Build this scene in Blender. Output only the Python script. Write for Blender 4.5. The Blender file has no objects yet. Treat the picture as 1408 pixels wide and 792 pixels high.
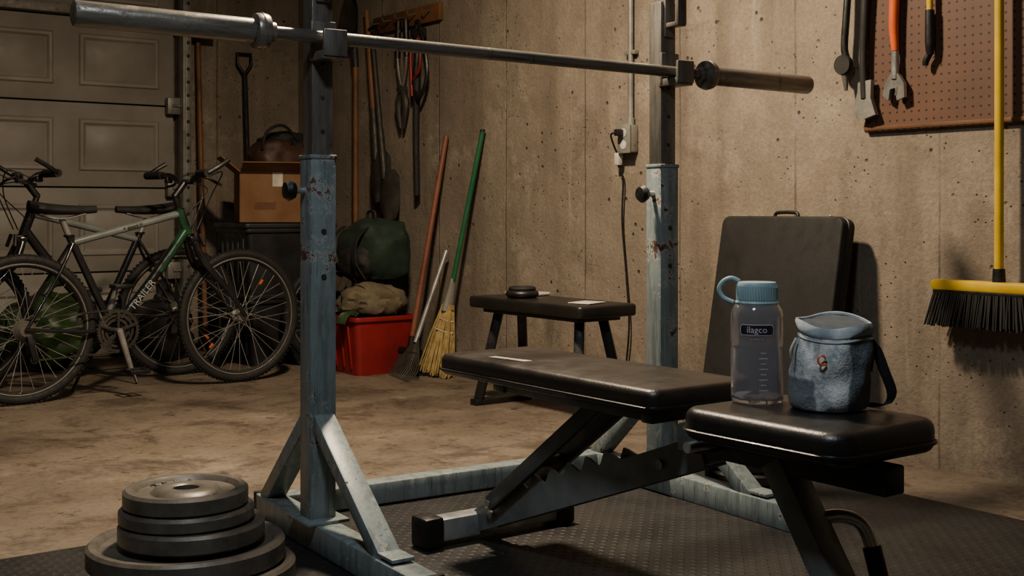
import bpy, bmesh, math, random
from math import sin, cos, pi, radians, atan2, sqrt
from mathutils import Vector, Matrix, noise
random.seed(7)
S = bpy.context.scene

# ------------------------------------------------------------------ materials
def lin(h):
    h = h.lstrip('#')
    o = []
    for i in (0, 2, 4):
        c = int(h[i:i+2], 16)/255
        o.append(c/12.92 if c <= .04045 else ((c+.055)/1.055)**2.4)
    return (*o, 1)

class NT:
    def __init__(s, name):
        s.mat = bpy.data.materials.new(name); s.mat.use_nodes = True
        s.t = s.mat.node_tree; s.b = s.t.nodes['Principled BSDF']
        s.co = s.n('ShaderNodeTexCoord').outputs['Object']
    def n(s, typ, **k):
        x = s.t.nodes.new(typ)
        for a, b in k.items(): setattr(x, a, b)
        return x
    def l(s, a, b): s.t.links.new(a, b)
    def noise(s, scale, detail=6, rough=.6, vec=None, dist=0):
        x = s.n('ShaderNodeTexNoise'); x.inputs['Scale'].default_value = scale
        x.inputs['Detail'].default_value = detail; x.inputs['Roughness'].default_value = rough
        x.inputs['Distortion'].default_value = dist
        s.l(vec or s.co, x.inputs['Vector']); return x.outputs['Fac']
    def stretch(s, v, rot=(0, 0, 0)):
        x = s.n('ShaderNodeMapping'); x.inputs['Scale'].default_value = v
        x.inputs['Rotation'].default_value = rot
        s.l(s.co, x.inputs['Vector']); return x.outputs['Vector']
    def voro(s, scale, vec=None, feature='F1'):
        x = s.n('ShaderNodeTexVoronoi'); x.feature = feature
        x.inputs['Scale'].default_value = scale; s.l(vec or s.co, x.inputs['Vector'])
        return x.outputs['Distance']
    def mr(s, v, a, b, c=0, d=1):
        x = s.n('ShaderNodeMapRange'); s.l(v, x.inputs[0])
        for i, q in enumerate((a, b, c, d)): x.inputs[i+1].default_value = q
        return x.outputs[0]
    def math(s, op, a, b=None):
        x = s.n('ShaderNodeMath', operation=op)
        for i, q in enumerate((a, b)):
            if q is None: continue
            if isinstance(q, (int, float)): x.inputs[i].default_value = q
            else: s.l(q, x.inputs[i])
        return x.outputs[0]
    def mix(s, f, a, b):
        x = s.n('ShaderNodeMix', data_type='RGBA')
        for i, q in ((0, f), (6, a), (7, b)):
            if isinstance(q, (int, float, tuple)): x.inputs[i].default_value = q
            else: s.l(q, x.inputs[i])
        return x.outputs[2]
    def col(s, c): s.l(c, s.b.inputs['Base Color'])
    def bump(s, h, st=.3, d=.01):
        x = s.n('ShaderNodeBump'); x.inputs['Strength'].default_value = st
        x.inputs['Distance'].default_value = d; s.l(h, x.inputs['Height'])
        s.l(x.outputs[0], s.b.inputs['Normal'])
    def sep(s):
        x = s.n('ShaderNodeSeparateXYZ'); s.l(s.co, x.inputs[0]); return x.outputs

def mk(name, c1, c2=None, scale=8, rough=.5, metal=0, bump=0, bscale=60, rvar=.12, lo=.35, hi=.65, coat=0, vec=None, sheen=0):
    m = NT(name)
    f = m.mr(m.noise(scale), lo, hi)
    m.col(m.mix(f, lin(c1), lin(c2 or c1)))
    m.l(m.mr(m.noise(scale*2.3), .3, .7, max(rough-rvar, .02), min(rough+rvar, 1)), m.b.inputs['Roughness'])
    m.b.inputs['Metallic'].default_value = metal
    if coat: m.b.inputs['Coat Weight'].default_value = coat
    if sheen: m.b.inputs['Sheen Weight'].default_value = sheen
    if bump: m.bump(m.noise(bscale, 4), bump, .003)
    return m.mat

def concrete_wall(name, axis, off):
    m = NT(name)
    big = m.mr(m.noise(1.1, 5, .65), .3, .7)
    c = m.mix(big, lin('#74695c'), lin('#9a8d7c'))
    med = m.mr(m.noise(6, 8, .7), .35, .68)
    c = m.mix(m.math('MULTIPLY', med, .6), c, lin('#675c50'))
    st = m.mr(m.noise(1, 6, .6, m.stretch((5, 5, .55))), .50, .72)
    c = m.mix(m.math('MULTIPLY', st, .6), c, lin('#54493e'))
    wh = m.mr(m.noise(2.3, 8, .75), .56, .68)
    c = m.mix(m.math('MULTIPLY', wh, .4), c, lin('#b8ad9e'))
    bl = m.mr(m.noise(3.4, 9, .8, dist=.5), .56, .66)
    c = m.mix(m.math('MULTIPLY', bl, .5), c, lin('#4f4439'))
    wd = m.mr(m.noise(1, 8, .7, m.stretch((14, 14, 1.2))), .62, .74)
    c = m.mix(m.math('MULTIPLY', wd, .35), c, lin('#b8ad9d'))
    gr = m.noise(70, 4, .7)
    c = m.mix(m.math('MULTIPLY', m.mr(gr, .42, .62), .25), c, lin('#4b4137'))
    pv = m.voro(15); pits = m.mr(pv, .07, .14, 1, 0)
    pits = m.math('MULTIPLY', pits, m.mr(m.noise(4, 3), .5, .56))
    pv2 = m.mr(m.voro(42), .10, .18, 1, 0)
    pits = m.math('MAXIMUM', pits, m.math('MULTIPLY', pv2, m.mr(m.noise(7, 3), .53, .58)))
    c = m.mix(m.math('MULTIPLY', pits, .85), c, lin('#2b221a'))
    X, Y, Z = m.sep()
    ax = X if axis == 'x' else Y
    ax = m.math('ADD', ax, m.math('MULTIPLY', m.noise(3, 3), .012))
    fr = m.math('FRACT', m.math('DIVIDE', m.math('SUBTRACT', ax, off-54.3), .543))
    d = m.math('ABSOLUTE', m.math('SUBTRACT', fr, .5))
    seam = m.math('MULTIPLY', m.mr(d, .490, .497), m.mr(m.noise(2.6, 5), .40, .56, .15, 1))
    c = m.mix(m.math('MULTIPLY', seam, .55), c, lin('#3d342b'))
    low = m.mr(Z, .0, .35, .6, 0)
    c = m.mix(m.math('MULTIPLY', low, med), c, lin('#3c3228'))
    m.col(c); m.b.inputs['Roughness'].default_value = .88
    h = m.math('SUBTRACT', m.math('ADD', m.math('MULTIPLY', gr, .4), m.math('MULTIPLY', m.noise(9, 8, .7), 1.0)), m.math('ADD', m.math('MULTIPLY', pits, 1.2), m.math('MULTIPLY', seam, .9)))
    m.bump(h, .55, .012)
    return m.mat

def concrete_floor():
    m = NT('floor_concrete')
    c = m.mix(m.mr(m.noise(.9, 6, .65), .35, .65), lin('#5c5145'), lin('#7b6e5f'))
    c = m.mix(m.math('MULTIPLY', m.mr(m.noise(2.2, 7, .7, m.stretch((1, 1, 1), (.3, .8, 1))), .56, .70), .55), c, lin('#978a79'))
    c = m.mix(m.math('MULTIPLY', m.mr(m.noise(3.1, 9, .75, dist=.4), .5, .62), .8), c, lin('#40342a'))
    c = m.mix(m.math('MULTIPLY', m.mr(m.noise(9, 8, .75), .56, .64), .7), c, lin('#281f18'))
    c = m.mix(m.math('MULTIPLY', m.mr(m.noise(.7, 5, .6), .52, .66), .5), c, lin('#352b22'))
    c = m.mix(m.mr(m.noise(60, 3), .5, .7, 0, .35), c, lin('#2f251d'))
    m.col(c)
    m.l(m.mr(m.noise(3, 6), .35, .65, .45, .78), m.b.inputs['Roughness'])
    m.bump(m.math('ADD', m.noise(5, 8, .7), m.math('MULTIPLY', m.noise(80, 3), .25)), .35, .01)
    return m.mat

def rubber_mat():
    m = NT('mat_rubber')
    c = m.mix(m.mr(m.noise(2.5, 7, .7), .45, .7), lin('#141313'), lin('#242120'))
    c = m.mix(m.mr(m.noise(40, 4), .55, .75, 0, .5), c, lin('#322c26'))
    m.col(c)
    m.l(m.mr(m.noise(6), .3, .7, .45, .72), m.b.inputs['Roughness'])
    def bars(rot):
        b = m.n('ShaderNodeTexBrick'); b.offset = .5
        b.inputs['Scale'].default_value = 1.0
        b.inputs['Color1'].default_value = (1, 1, 1, 1); b.inputs['Color2'].default_value = (1, 1, 1, 1)
        b.inputs['Mortar'].default_value = (0, 0, 0, 1)
        b.inputs['Mortar Size'].default_value = .009; b.inputs['Mortar Smooth'].default_value = .5
        b.inputs['Brick Width'].default_value = .05; b.inputs['Row Height'].default_value = .025
        m.l(m.stretch((1, 1, 1), (0, 0, rot)), b.inputs['Vector']); return b.outputs['Color']
    m.bump(m.math('MULTIPLY', bars(radians(45)), bars(radians(-45))), .7, .003)
    return m.mat

def chipped_paint(name, base, base2, zr=.655):
    m = NT(name)
    X, Y, Z = m.sep()
    c = m.mix(m.mr(m.noise(7, 6, .7), .35, .7), lin(base), lin(base2))
    g = m.mr(m.math('ABSOLUTE', m.math('SUBTRACT', Z, zr)), .0, .045, .15, 0)
    g0 = m.mr(Z, .70, .88, 0, .05)
    nz = m.math('ADD', m.math('ADD', m.noise(20, 10, .78), g), g0)
    rust = m.mr(nz, .600, .625)
    scr = m.mr(m.noise(1, 5, .7, m.stretch((160, 160, 7))), .60, .66, 0, .8)
    streak = m.mr(m.noise(1, 6, .7, m.stretch((45, 45, 4))), .48, .64, 0, .65)
    c = m.mix(streak, c, lin('#4c5150'))
    c = m.mix(m.mr(m.noise(1, 6, .7, m.stretch((60, 60, 9))), .6, .72, 0, .7), c, lin('#a4acab'))
    c = m.mix(scr, c, lin('#33302c'))
    c = m.mix(m.mr(nz, .575, .60, 0, .8), c, lin('#b0b5b2'))
    rc = m.mix(m.mr(m.noise(60), .35, .65), lin('#21150f'), lin('#66371f'))
    c = m.mix(rust, c, rc)
    m.col(c)
    m.l(m.mr(rust, 0, 1, .42, .85), m.b.inputs['Roughness'])
    m.bump(m.math('SUBTRACT', m.math('MULTIPLY', m.noise(120, 3), .2), rust), .4, .002)
    return m.mat

def worn_steel(name, a, b, r=.38, sc=(30, 30, 3), metal=.45, ru=.7):
    m = NT(name)
    f = m.mr(m.noise(1, 8, .75, m.stretch(sc)), .32, .68)
    c = m.mix(f, lin(a), lin(b))
    c = m.mix(m.mr(m.noise(1, 6, .7, m.stretch(tuple(q*3 for q in sc))), .6, .7, 0, .6), c, lin('#1f1c19'))
    rust = m.mr(m.noise(14, 8, .75), .57, .67)
    c = m.mix(m.math('MULTIPLY', rust, ru), c, lin('#3b291d'))
    m.col(c); m.b.inputs['Metallic'].default_value = metal
    m.l(m.mr(rust, 0, 1, r, .75), m.b.inputs['Roughness'])
    m.bump(m.noise(90, 5), .2, .002)
    return m.mat

def pegboard_mat():
    m = NT('pegboard_brown')
    X, Y, Z = m.sep()
    def cell(q, o):
        return m.math('SUBTRACT', m.math('FRACT', m.math('DIVIDE', m.math('ADD', q, o), .0254)), .5)
    a = cell(Y, 50); b = cell(Z, 50)
    d = m.math('SQRT', m.math('ADD', m.math('MULTIPLY', a, a), m.math('MULTIPLY', b, b)))
    hole = m.mr(d, .12, .15, 1, 0)
    c = m.mix(m.mr(m.noise(4, 6), .3, .7), lin('#4c3122'), lin('#5f402c'))
    c = m.mix(hole, c, lin('#120b07'))
    m.col(c); m.b.inputs['Roughness'].default_value = .6
    m.bump(m.math('SUBTRACT', 1.0, hole), .6, .004)
    return m.mat

def denim_mat():
    m = NT('bag_denim')
    c = m.mix(m.mr(m.noise(14, 8, .7, dist=.6), .38, .6), lin('#7c868c'), lin('#bcc2c2'))
    c = m.mix(m.mr(m.noise(34, 6, .7), .48, .66, 0, .7), c, lin('#dcddd8'))
    X, Y, Z = m.sep()
    ang = m.math('ADD', m.math('MULTIPLY', X, .75), m.math('MULTIPLY', Y, -.66))
    patch = m.mr(m.math('ADD', ang, m.math('MULTIPLY', m.noise(9, 3), .05)), .046, .049)
    p2 = m.mr(m.math('ADD', ang, m.math('MULTIPLY', m.noise(12, 3), .04)), -.016, -.013, 1, 0)
    p2 = m.math('MULTIPLY', p2, m.mr(Z, .05, .055, 1, 0))
    p3 = m.math('MULTIPLY', m.mr(m.noise(13, 5, .6), .56, .6), .6)
    c = m.mix(m.math('MULTIPLY', m.math('MAXIMUM', m.math('MAXIMUM', patch, p2), p3), .8), c, lin('#37424d'))
    m.col(c); m.b.inputs['Roughness'].default_value = .9
    m.bump(m.math('ADD', m.noise(18, 5, .6), m.math('MULTIPLY', m.noise(260, 2), .2)), .8, .008)
    return m.mat

M = {}
M['wall_r'] = concrete_wall('concrete_wall_right', 'y', 2.377-.2715)
M['wall_b'] = concrete_wall('concrete_wall_back', 'x', 2.6)
M['floor'] = concrete_floor(); M['mat'] = rubber_mat()
M['ceil'] = mk('ceiling_drywall', '#5c554b', '#6e665b', 2, .9)
M['door'] = mk('door_paint', '#928c84', '#7c766e', 3, .55, bump=.1)
M['doorgap'] = mk('door_seal', '#2a2724', '#3a3632', 6, .8)
M['galv'] = worn_steel('galvanised', '#98968e', '#66655f', .45, (8, 8, 8), .4, .4)
M['paint'] = chipped_paint('rack_paint', '#7d898a', '#667274')
M['post'] = worn_steel('post_steel', '#85827c', '#403d39', .36, ru=.55)
M['bar'] = worn_steel('bar_steel', '#9a968e', '#57524b', .32, (4, 40, 40), .55, .6)
M['barshaft'] = worn_steel('bar_shaft_steel', '#85827b', '#47433e', .32, (4, 60, 60), .5, .55)
M['iron'] = worn_steel('plate_iron', '#726d65', '#4a463f', .42, (9, 9, 9), .35, .6)
M['iron_d'] = mk('plate_iron_dark', '#2c2a26', '#403c35', 12, .55, metal=.3, bump=.3)
M['vinyl'] = mk('pad_vinyl', '#151413', '#1e1c1a', 10, .36, bump=.18, bscale=240, rvar=.07)
M['vinylb'] = mk('back_pad_vinyl', '#241d19', '#1a1614', 7, .36, bump=.2, bscale=240, rvar=.09)
M['vinyl2'] = mk('pad_piping', '#0d0d0d', '#161616', 10, .4)
M['frame'] = mk('bench_frame_paint', '#5c5e5e', '#474949', 14, .42, metal=.25, bump=.05)
M['frame2'] = mk('bench_leg_paint', '#7a7f7f', '#636868', 14, .42, metal=.25, bump=.05)
M['silver'] = mk('bench_frame_silver', '#9da0a0', '#7b7e7e', 14, .38, metal=.3)
M['blk'] = mk('black_plastic', '#0d0d0d', '#161514', 20, .45)
M['blkm'] = mk('black_matte', '#0e0d0d', '#171615', 10, .75, bump=.2)
M['rubber'] = mk('tyre_rubber', '#0e0d0d', '#181614', 20, .75, bump=.3, bscale=150)
M['chrome'] = mk('chrome', '#c5c5c2', '#9f9e9a', 12, .22, metal=.7)
M['alloy'] = mk('rim_alloy', '#a5a39f', '#7a7875', 12, .35, metal=.5)
M['rimdark'] = mk('rim_dark', '#2b2a29', '#3b3a38', 12, .4, metal=.3)
M['bikeblk'] = mk('bike_paint_black', '#121316', '#1a1c1f', 9, .25, coat=.5)
M['bikewht'] = mk('bike_paint_silver', '#aab0ad', '#8b918f', 9, .3, coat=.4)
M['bikegry'] = mk('bike_paint_grey', '#6f7573', '#555b59', 9, .3, coat=.4)
M['bikegrn'] = mk('bike_paint_green', '#1d4a31', '#163a27', 9, .3, coat=.4)
M['wood'] = mk('wood_handle', '#7a5232', '#5d3b22', 6, .6, bump=.1)
M['woodred'] = mk('wood_handle_red', '#7a4a38', '#653a2b', 6, .5)
M['plank'] = mk('plank_wood', '#6b4524', '#4d3018', 4, .7, bump=.2)
M['green'] = mk('green_handle', '#1c5c38', '#164c32', 6, .4)
M['straw'] = mk('broom_straw', '#a8915a', '#7f693c', 30, .85)
M['yellow'] = mk('yellow_paint', '#d8b21c', '#bd9a14', 8, .4)
M['bristle'] = mk('black_bristles', '#0d0c0b', '#1b1917', 40, .7)
M['red'] = mk('red_plastic', '#861a1c', '#671315', 4, .45)
M['khaki'] = mk('khaki_cloth', '#6c614b', '#4b4133', 9, .95, bump=.5, bscale=14)
M['dgreen'] = mk('dark_green_cloth', '#11281a', '#0b1b12', 9, .85, bump=.5, bscale=12)
M['leaf'] = mk('green_bag_plastic', '#2c431c', '#192913', 12, .5, bump=.6, bscale=18)
M['card'] = mk('cardboard', '#7d5c3e', '#69492d', 5, .85, bump=.1)
M['tote'] = mk('tote_plastic', '#131416', '#1d1f21', 5, .5)
M['brownbag'] = mk('brown_leather', '#2c1c14', '#43291c', 8, .6, bump=.4, bscale=18)
M['orange'] = mk('orange_grip', '#d55a18', '#bb4a10', 8, .45)
M['white'] = mk('white_plastic', '#c8c4bb', '#aaa59b', 10, .5)
M['paper'] = mk('paper', '#c9c3b8', '#aaa396', 20, .9)
M['cap'] = mk('bottle_cap_blue', '#8fabb2', '#7e989f', 10, .45)
M['label'] = mk('bottle_label', '#15161b', '#1c1d24', 10, .5)
M['pink'] = mk('label_pink', '#c9b3bd', '#9da3b8', 60, .5)
M['denim'] = denim_mat()
M['rim'] = mk('bag_rim_cloth', '#aab3b6', '#7f8b93', 30, .9, bump=.4, bscale=80)
M['liner'] = mk('bag_liner_cloth', '#39434c', '#2a333b', 30, .95)
M['chalk'] = mk('chalk_white', '#c6c4be', '#8d8a82', 40, .95)
def glass():
    m = NT('bottle_smoke_plastic')
    m.col(m.mix(m.noise(10), lin('#cfd0da'), lin('#dde0e8')))
    m.b.inputs['Transmission Weight'].default_value = .92
    m.b.inputs['Roughness'].default_value = .07; m.b.inputs['IOR'].default_value = 1.38
    return m.mat
M['glass'] = glass()
M['peg'] = pegboard_mat()

# ------------------------------------------------------------------ builder
def frame_from(d, up=Vector((0, 0, 1))):
    d = Vector(d).normalized(); up = Vector(up)
    if abs(d.dot(up)) > .999: up = Vector((0, 1, 0))
    y = up.cross(d).normalized(); z = d.cross(y)
    return Matrix((d, y, z)).transposed()

class MB:
    def __init__(s): s.v = []; s.f = []; s.m = []; s.mats = []; s.M = Matrix()
    def add(s, vs, fs, mat):
        mat = M[mat]
        if mat not in s.mats: s.mats.append(mat)
        k = s.mats.index(mat); b = len(s.v)
        s.v += [s.M @ Vector(v) for v in vs]
        for f in fs: s.f.append([b+i for i in f]); s.m.append(k)
    def box(s, c, size, mat, bev=0, R=None):
        bm = bmesh.new(); bmesh.ops.create_cube(bm, size=1)
        for v in bm.verts: v.co = Vector((v.co.x*size[0], v.co.y*size[1], v.co.z*size[2]))
        if bev: bmesh.ops.bevel(bm, geom=bm.edges[:], offset=min(bev, min(size)*.45), segments=2, affect='EDGES', profile=.5)
        bm.verts.index_update(); R = R or Matrix.Identity(3); c = Vector(c)
        s.add([R @ v.co + c for v in bm.verts], [[v.index for v in f.verts] for f in bm.faces], mat); bm.free()
    def beam(s, p0, p1, w, h, mat, bev=.004, up=(0, 0, 1)):
        p0 = Vector(p0); p1 = Vector(p1)
        s.box((p0+p1)/2, ((p1-p0).length, w, h), mat, bev, frame_from(p1-p0, up))
    def sweep(s, pts, r, mat, n=8, sm=0, closed=False, flat=None):
        P = [Vector(p) for p in pts]; k = len(P)
        rr = list(r) if isinstance(r, (list, tuple)) else [r]*k
        if sm:
            Q = []; q = []
            rng = k if closed else k-1
            for i in range(rng):
                g = lambda j: P[j % k] if closed else P[max(0, min(k-1, j))]
                a, b, c, d = g(i-1), g(i), g(i+1), g(i+2)
                for t in range(sm):
                    t /= sm
                    Q.append(.5*((2*b)+(c-a)*t+(2*a-5*b+4*c-d)*t*t+(3*b-a-3*c+d)*t**3))
                    q.append(rr[i]*(1-t)+rr[(i+1) % k]*t)
            if not closed: Q.append(P[-1]); q.append(rr[-1])
            P, rr = Q, q
        k = len(P); vs = []; fs = []
        T = []
        for i in range(k):
            a = P[i-1] if (i > 0 or closed) else P[i]; b = P[(i+1) % k] if (i < k-1 or closed) else P[i]
            T.append((b-a).normalized() if (b-a).length > 1e-9 else Vector((0, 0, 1)))
        u = Vector((0, 0, 1)) if abs(T[0].z) < .9 else Vector((1, 0, 0))
        u = (u - T[0]*u.dot(T[0])).normalized()
        for i in range(k):
            u = (u - T[i]*u.dot(T[i]))
            u.normalize(); w = T[i].cross(u)
            for j in range(n):
                a = 2*pi*j/n
                vs.append(P[i]+(u*cos(a)+w*sin(a)*(flat or 1))*rr[i])
        for i in range(k if closed else k-1):
            for j in range(n):
                fs.append((i*n+j, i*n+(j+1) % n, ((i+1) % k)*n+(j+1) % n, ((i+1) % k)*n+j))
        if not closed:
            fs.append(list(range(n))[::-1]); fs.append([(k-1)*n+j for j in range(n)])
        s.add(vs, fs, mat)
    def cyl(s, p0, p1, r, mat, r1=None, n=20):
        s.sweep([p0, p1], [r, r if r1 is None else r1], mat, n)
    def lathe(s, prof, mat, n=40, c=(0, 0, 0), axis='z', closed=False, fn=None):
        vs = []; fs = []; k = len(prof); c = Vector(c)
        for i, (r, z) in enumerate(prof):
            for j in range(n):
                a = 2*pi*j/n
                p = Vector((r*cos(a), r*sin(a), z))
                if fn: p = fn(p)
                if axis == 'x': p = Vector((p.z, p.x, p.y))
                elif axis == 'y': p = Vector((p.x, p.z, p.y))
                vs.append(p+c)
        for i in range(k if closed else k-1):
            for j in range(n):
                i2 = (i+1) % k
                fs.append((i*n+j, i*n+(j+1) % n, i2*n+(j+1) % n, i2*n+j))
        if not closed:
            fs.append(list(range(n))); fs.append([(k-1)*n+j for j in range(n)])
        s.add(vs, fs, mat)
    def torus(s, c, R, r, mat, axis='y', N=56, n=10):
        c = Vector(c); pts = []
        for i in range(N):
            a = 2*pi*i/N
            p = {'y': Vector((cos(a), 0, sin(a))), 'z': Vector((cos(a), sin(a), 0)), 'x': Vector((0, cos(a), sin(a)))}[axis]
            pts.append(c+p*R)
        s.sweep(pts, r, mat, n, closed=True)
    def prism(s, pts, t, mat, T):
        n = len(pts)
        vs = [T @ Vector((x, y, -t/2)) for x, y in pts]+[T @ Vector((x, y, t/2)) for x, y in pts]
        fs = [list(range(n))[::-1], list(range(n, 2*n))]+[(i, (i+1) % n, n+(i+1) % n, n+i) for i in range(n)]
        s.add(vs, fs, mat)
    def blob(s, c, sz, mat, amp=.1, fr=2.0, seed=0, sub=4, sq=1.0, R=None, floor=None):
        bm = bmesh.new(); bmesh.ops.create_icosphere(bm, subdivisions=sub, radius=1); c = Vector(c)
        vs = []
        for v in bm.verts:
            p = v.co.copy()
            if sq != 1: p = Vector([math.copysign(abs(q)**sq, q) for q in p])
            d = noise.noise(v.co*fr+Vector((seed, seed*2, 0)))*amp+noise.noise(v.co*fr*3+Vector((seed, 3, seed)))*amp*.4
            p = p*(1+d); p = Vector((p.x*sz[0], p.y*sz[1], p.z*sz[2]))
            if R: p = R @ p
            p += c
            if floor is not None and p.z < floor: p.z = floor+.0005
            vs.append(p)
        bm.verts.index_update()
        s.add(vs, [[v.index for v in f.verts] for f in bm.faces], mat); bm.free()
    def rr(s, hx, hy, rc, n=6):
        P = []
        for (cx, cy, a0) in ((hx-rc, hy-rc, 0), (-hx+rc, hy-rc, 90), (-hx+rc, -hy+rc, 180), (hx-rc, -hy+rc, 270)):
            for i in range(n+1):
                a = radians(a0+90*i/n); P.append((cx+rc*cos(a), cy+rc*sin(a)))
        return P
    def slab(s, c, size, rc, be, mat, dome=0, taper=0, R=None):
        hx, hy, hz = [q/2 for q in size]; c = Vector(c); lv = []
        st = 4
        for i in range(st+1):
            a = pi/2*i/st; lv.append((be*(1-sin(a)), -hz+be*(1-cos(a))))
        for i in range(st+1):
            a = pi/2*i/st; lv.append((be*(1-cos(a)), hz-be*(1-sin(a))))
        for q in (.35, .7, .93):
            lv.append((be+(min(hx, hy)-be)*q, hz+dome*(1-(1-q)**2)))
        vs = []; fs = []; n = 28
        for (ins, z) in lv:
            rx = max(rc-ins, .002)
            for (x, y) in s.rr(max(hx-ins, .003), max(hy-ins, .003), rx if min(hx, hy)-ins > rx else .002):
                p = Vector((x*(1+taper*y/hy), y, z)); vs.append((R @ p if R else p)+c)
        for i in range(len(lv)-1):
            for j in range(n): fs.append((i*n+j, i*n+(j+1) % n, (i+1)*n+(j+1) % n, (i+1)*n+j))
        fs.append(list(range(n))[::-1]); fs.append([(len(lv)-1)*n+j for j in range(n)])
        s.add(vs, fs, mat)
    def ribbon(s, pts, wv, t, mat, sm=6):
        P = [Vector(p) for p in pts]; k = len(P); Q = []
        for i in range(k-1):
            g = lambda j: P[max(0, min(k-1, j))]
            a, b, c, d = g(i-1), g(i), g(i+1), g(i+2)
            for q in range(sm):
                q /= sm; Q.append(.5*((2*b)+(c-a)*q+(2*a-5*b+4*c-d)*q*q+(3*b-a-3*c+d)*q**3))
        Q.append(P[-1]); wv = Vector(wv); vs = []; fs = []
        for i, p in enumerate(Q):
            T = (Q[min(i+1, len(Q)-1)]-Q[max(i-1, 0)]).normalized()
            nn = T.cross(wv).normalized()*t/2
            vs += [p-wv/2-nn, p+wv/2-nn, p+wv/2+nn, p-wv/2+nn]
        for i in range(len(Q)-1):
            for j in range(4): fs.append((i*4+j, i*4+(j+1) % 4, i*4+4+(j+1) % 4, i*4+4+j))
        fs += [(0, 1, 2, 3), tuple(len(vs)-4+j for j in range(4))]
        s.add(vs, fs, mat)
    def blade(s, w, L, curve, mat, T, tip=.5, th=.004):
        nu, nv = 12, 14; vs = []; fs = []
        for side in (0, 1):
            for i in range(nv+1):
                v = i/nv
                ww = w/2*(min(1, .55+v*2.5))*(1 if v < tip else sqrt(max(0, 1-((v-tip)/(1.02-tip))**2)))
                for j in range(nu+1):
                    u = j/nu*2-1
                    vs.append(T @ Vector((u*ww, curve*(u*u)-curve*.6*sin(v*pi*.5)*.5+side*th, -v*L)))
        o = (nv+1)*(nu+1)
        for i in range(nv):
            for j in range(nu):
                a = i*(nu+1)+j
                fs.append((a, a+1, a+nu+2, a+nu+1)); fs.append((o+a, o+a+nu+1, o+a+nu+2, o+a+1))
        for i in range(nv):
            for j in (0, nu):
                a = i*(nu+1)+j; fs.append((a, a+nu+1, o+a+nu+1, o+a))
        for j in range(nu):
            for i in (0, nv):
                a = i*(nu+1)+j; fs.append((a, a+1, o+a+1, o+a))
        s.add(vs, fs, mat)
    def text(s, body, size, mat, fn, depth=.001):
        cu = bpy.data.curves.new('t', 'FONT'); cu.body = body; cu.size = size; cu.extrude = depth
        cu.align_x = 'CENTER'; cu.align_y = 'CENTER'; cu.resolution_u = 3
        o = bpy.data.objects.new('t', cu); S.collection.objects.link(o)
        dg = bpy.context.evaluated_depsgraph_get(); me = bpy.data.meshes.new_from_object(o.evaluated_get(dg))
        s.add([fn(v.co.copy()) for v in me.vertices], [list(p.vertices) for p in me.polygons], mat)
        bpy.data.objects.remove(o); bpy.data.meshes.remove(me); bpy.data.curves.remove(cu)
    def build(s, name, loc=(0, 0, 0), rot=(0, 0, 0), ang=38, parent=None):
        me = bpy.data.meshes.new(name)
        me.from_pydata([tuple(v) for v in s.v], [], s.f)
        for mt in s.mats: me.materials.append(mt)
        me.polygons.foreach_set('material_index', s.m); me.update()
        bm = bmesh.new(); bm.from_mesh(me)
        bmesh.ops.recalc_face_normals(bm, faces=bm.faces[:])
        bm.to_mesh(me); bm.free()
        me.shade_smooth(); me.set_sharp_from_angle(angle=radians(ang))
        o = bpy.data.objects.new(name, me); S.collection.objects.link(o)
        o.location = loc; o.rotation_euler = rot
        if parent: o.parent = parent
        return o

# ------------------------------------------------------------------ room
FZ = -.01
WA, WB = 3.085, 6.316
def solid(name, lo, hi, mat):
    b = MB(); c = [(p+q)/2 for p, q in zip(lo, hi)]; b.box(c, [q-p for p, q in zip(lo, hi)], mat); return b.build(name)
solid('floor', (-2.6, -2.2, FZ-.1), (WA+.1, WB+.1, FZ), 'floor')
solid('ceiling', (-2.6, -2.2, 2.45), (WA+.1, WB+.1, 2.55), 'ceil')
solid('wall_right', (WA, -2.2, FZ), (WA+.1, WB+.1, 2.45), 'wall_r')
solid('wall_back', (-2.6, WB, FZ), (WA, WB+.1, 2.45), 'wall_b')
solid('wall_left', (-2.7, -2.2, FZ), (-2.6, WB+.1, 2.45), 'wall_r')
solid('wall_front', (-2.6, -2.3, FZ), (WA, -2.2, 2.45), 'wall_b')
b = MB(); b.box((.85, 1.11, FZ/2), (3.70, 3.22, .01), 'mat', .002); b.build('rubber_gym_mat')

# garage door
b = MB(); x1, x0, yb = 2.33, -2.2, WB-.045
sec = .438
for i in range(5):
    z0 = FZ+i*sec
    b.box(((x0+x1)/2, yb+.022, z0+sec/2), (x1-x0, .036, sec-.008), 'door', .004)
    xa = 2.251
    while xa-.42 > x0:
        rings = [(0, 0), (.008, .010), (.022, .010), (.036, -.002), (.06, .010)]
        vs = []; fs = []
        cx = xa-.21; cz = z0+sec/2; hx, hz = .21, .135
        for (ins, d) in rings:
            for (sx, sz) in ((-1, -1), (1, -1), (1, 1), (-1, 1)):
                vs.append((cx+sx*(hx-ins), yb+.004-d, cz+sz*(hz-ins)))
        for r in range(len(rings)-1):
            for j in range(4): fs.append((r*4+j, r*4+(j+1) % 4, r*4+4+(j+1) % 4, r*4+4+j))
        fs.append([16, 17, 18, 19]); b.add(vs, fs, 'door')
        xa -= .545
b.box(((x0+x1)/2, yb+.036, FZ+1.1), (x1-x0, .010, 2.18), 'doorgap')
b.box(((x0+x1)/2, yb-.02, FZ+4*sec+.03), (x1-x0, .04, .05), 'galv', .004)
tx = 2.355
b.box((tx+.03, WB-.022, 1.1), (.07, .035, 2.2), 'galv', .002)
b.box((tx, WB-.09, 1.1), (.012, .10, 2.2), 'galv', .002)
b.box((tx+.018, WB-.135, 1.1), (.04, .008, 2.2), 'galv', .002)
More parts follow.
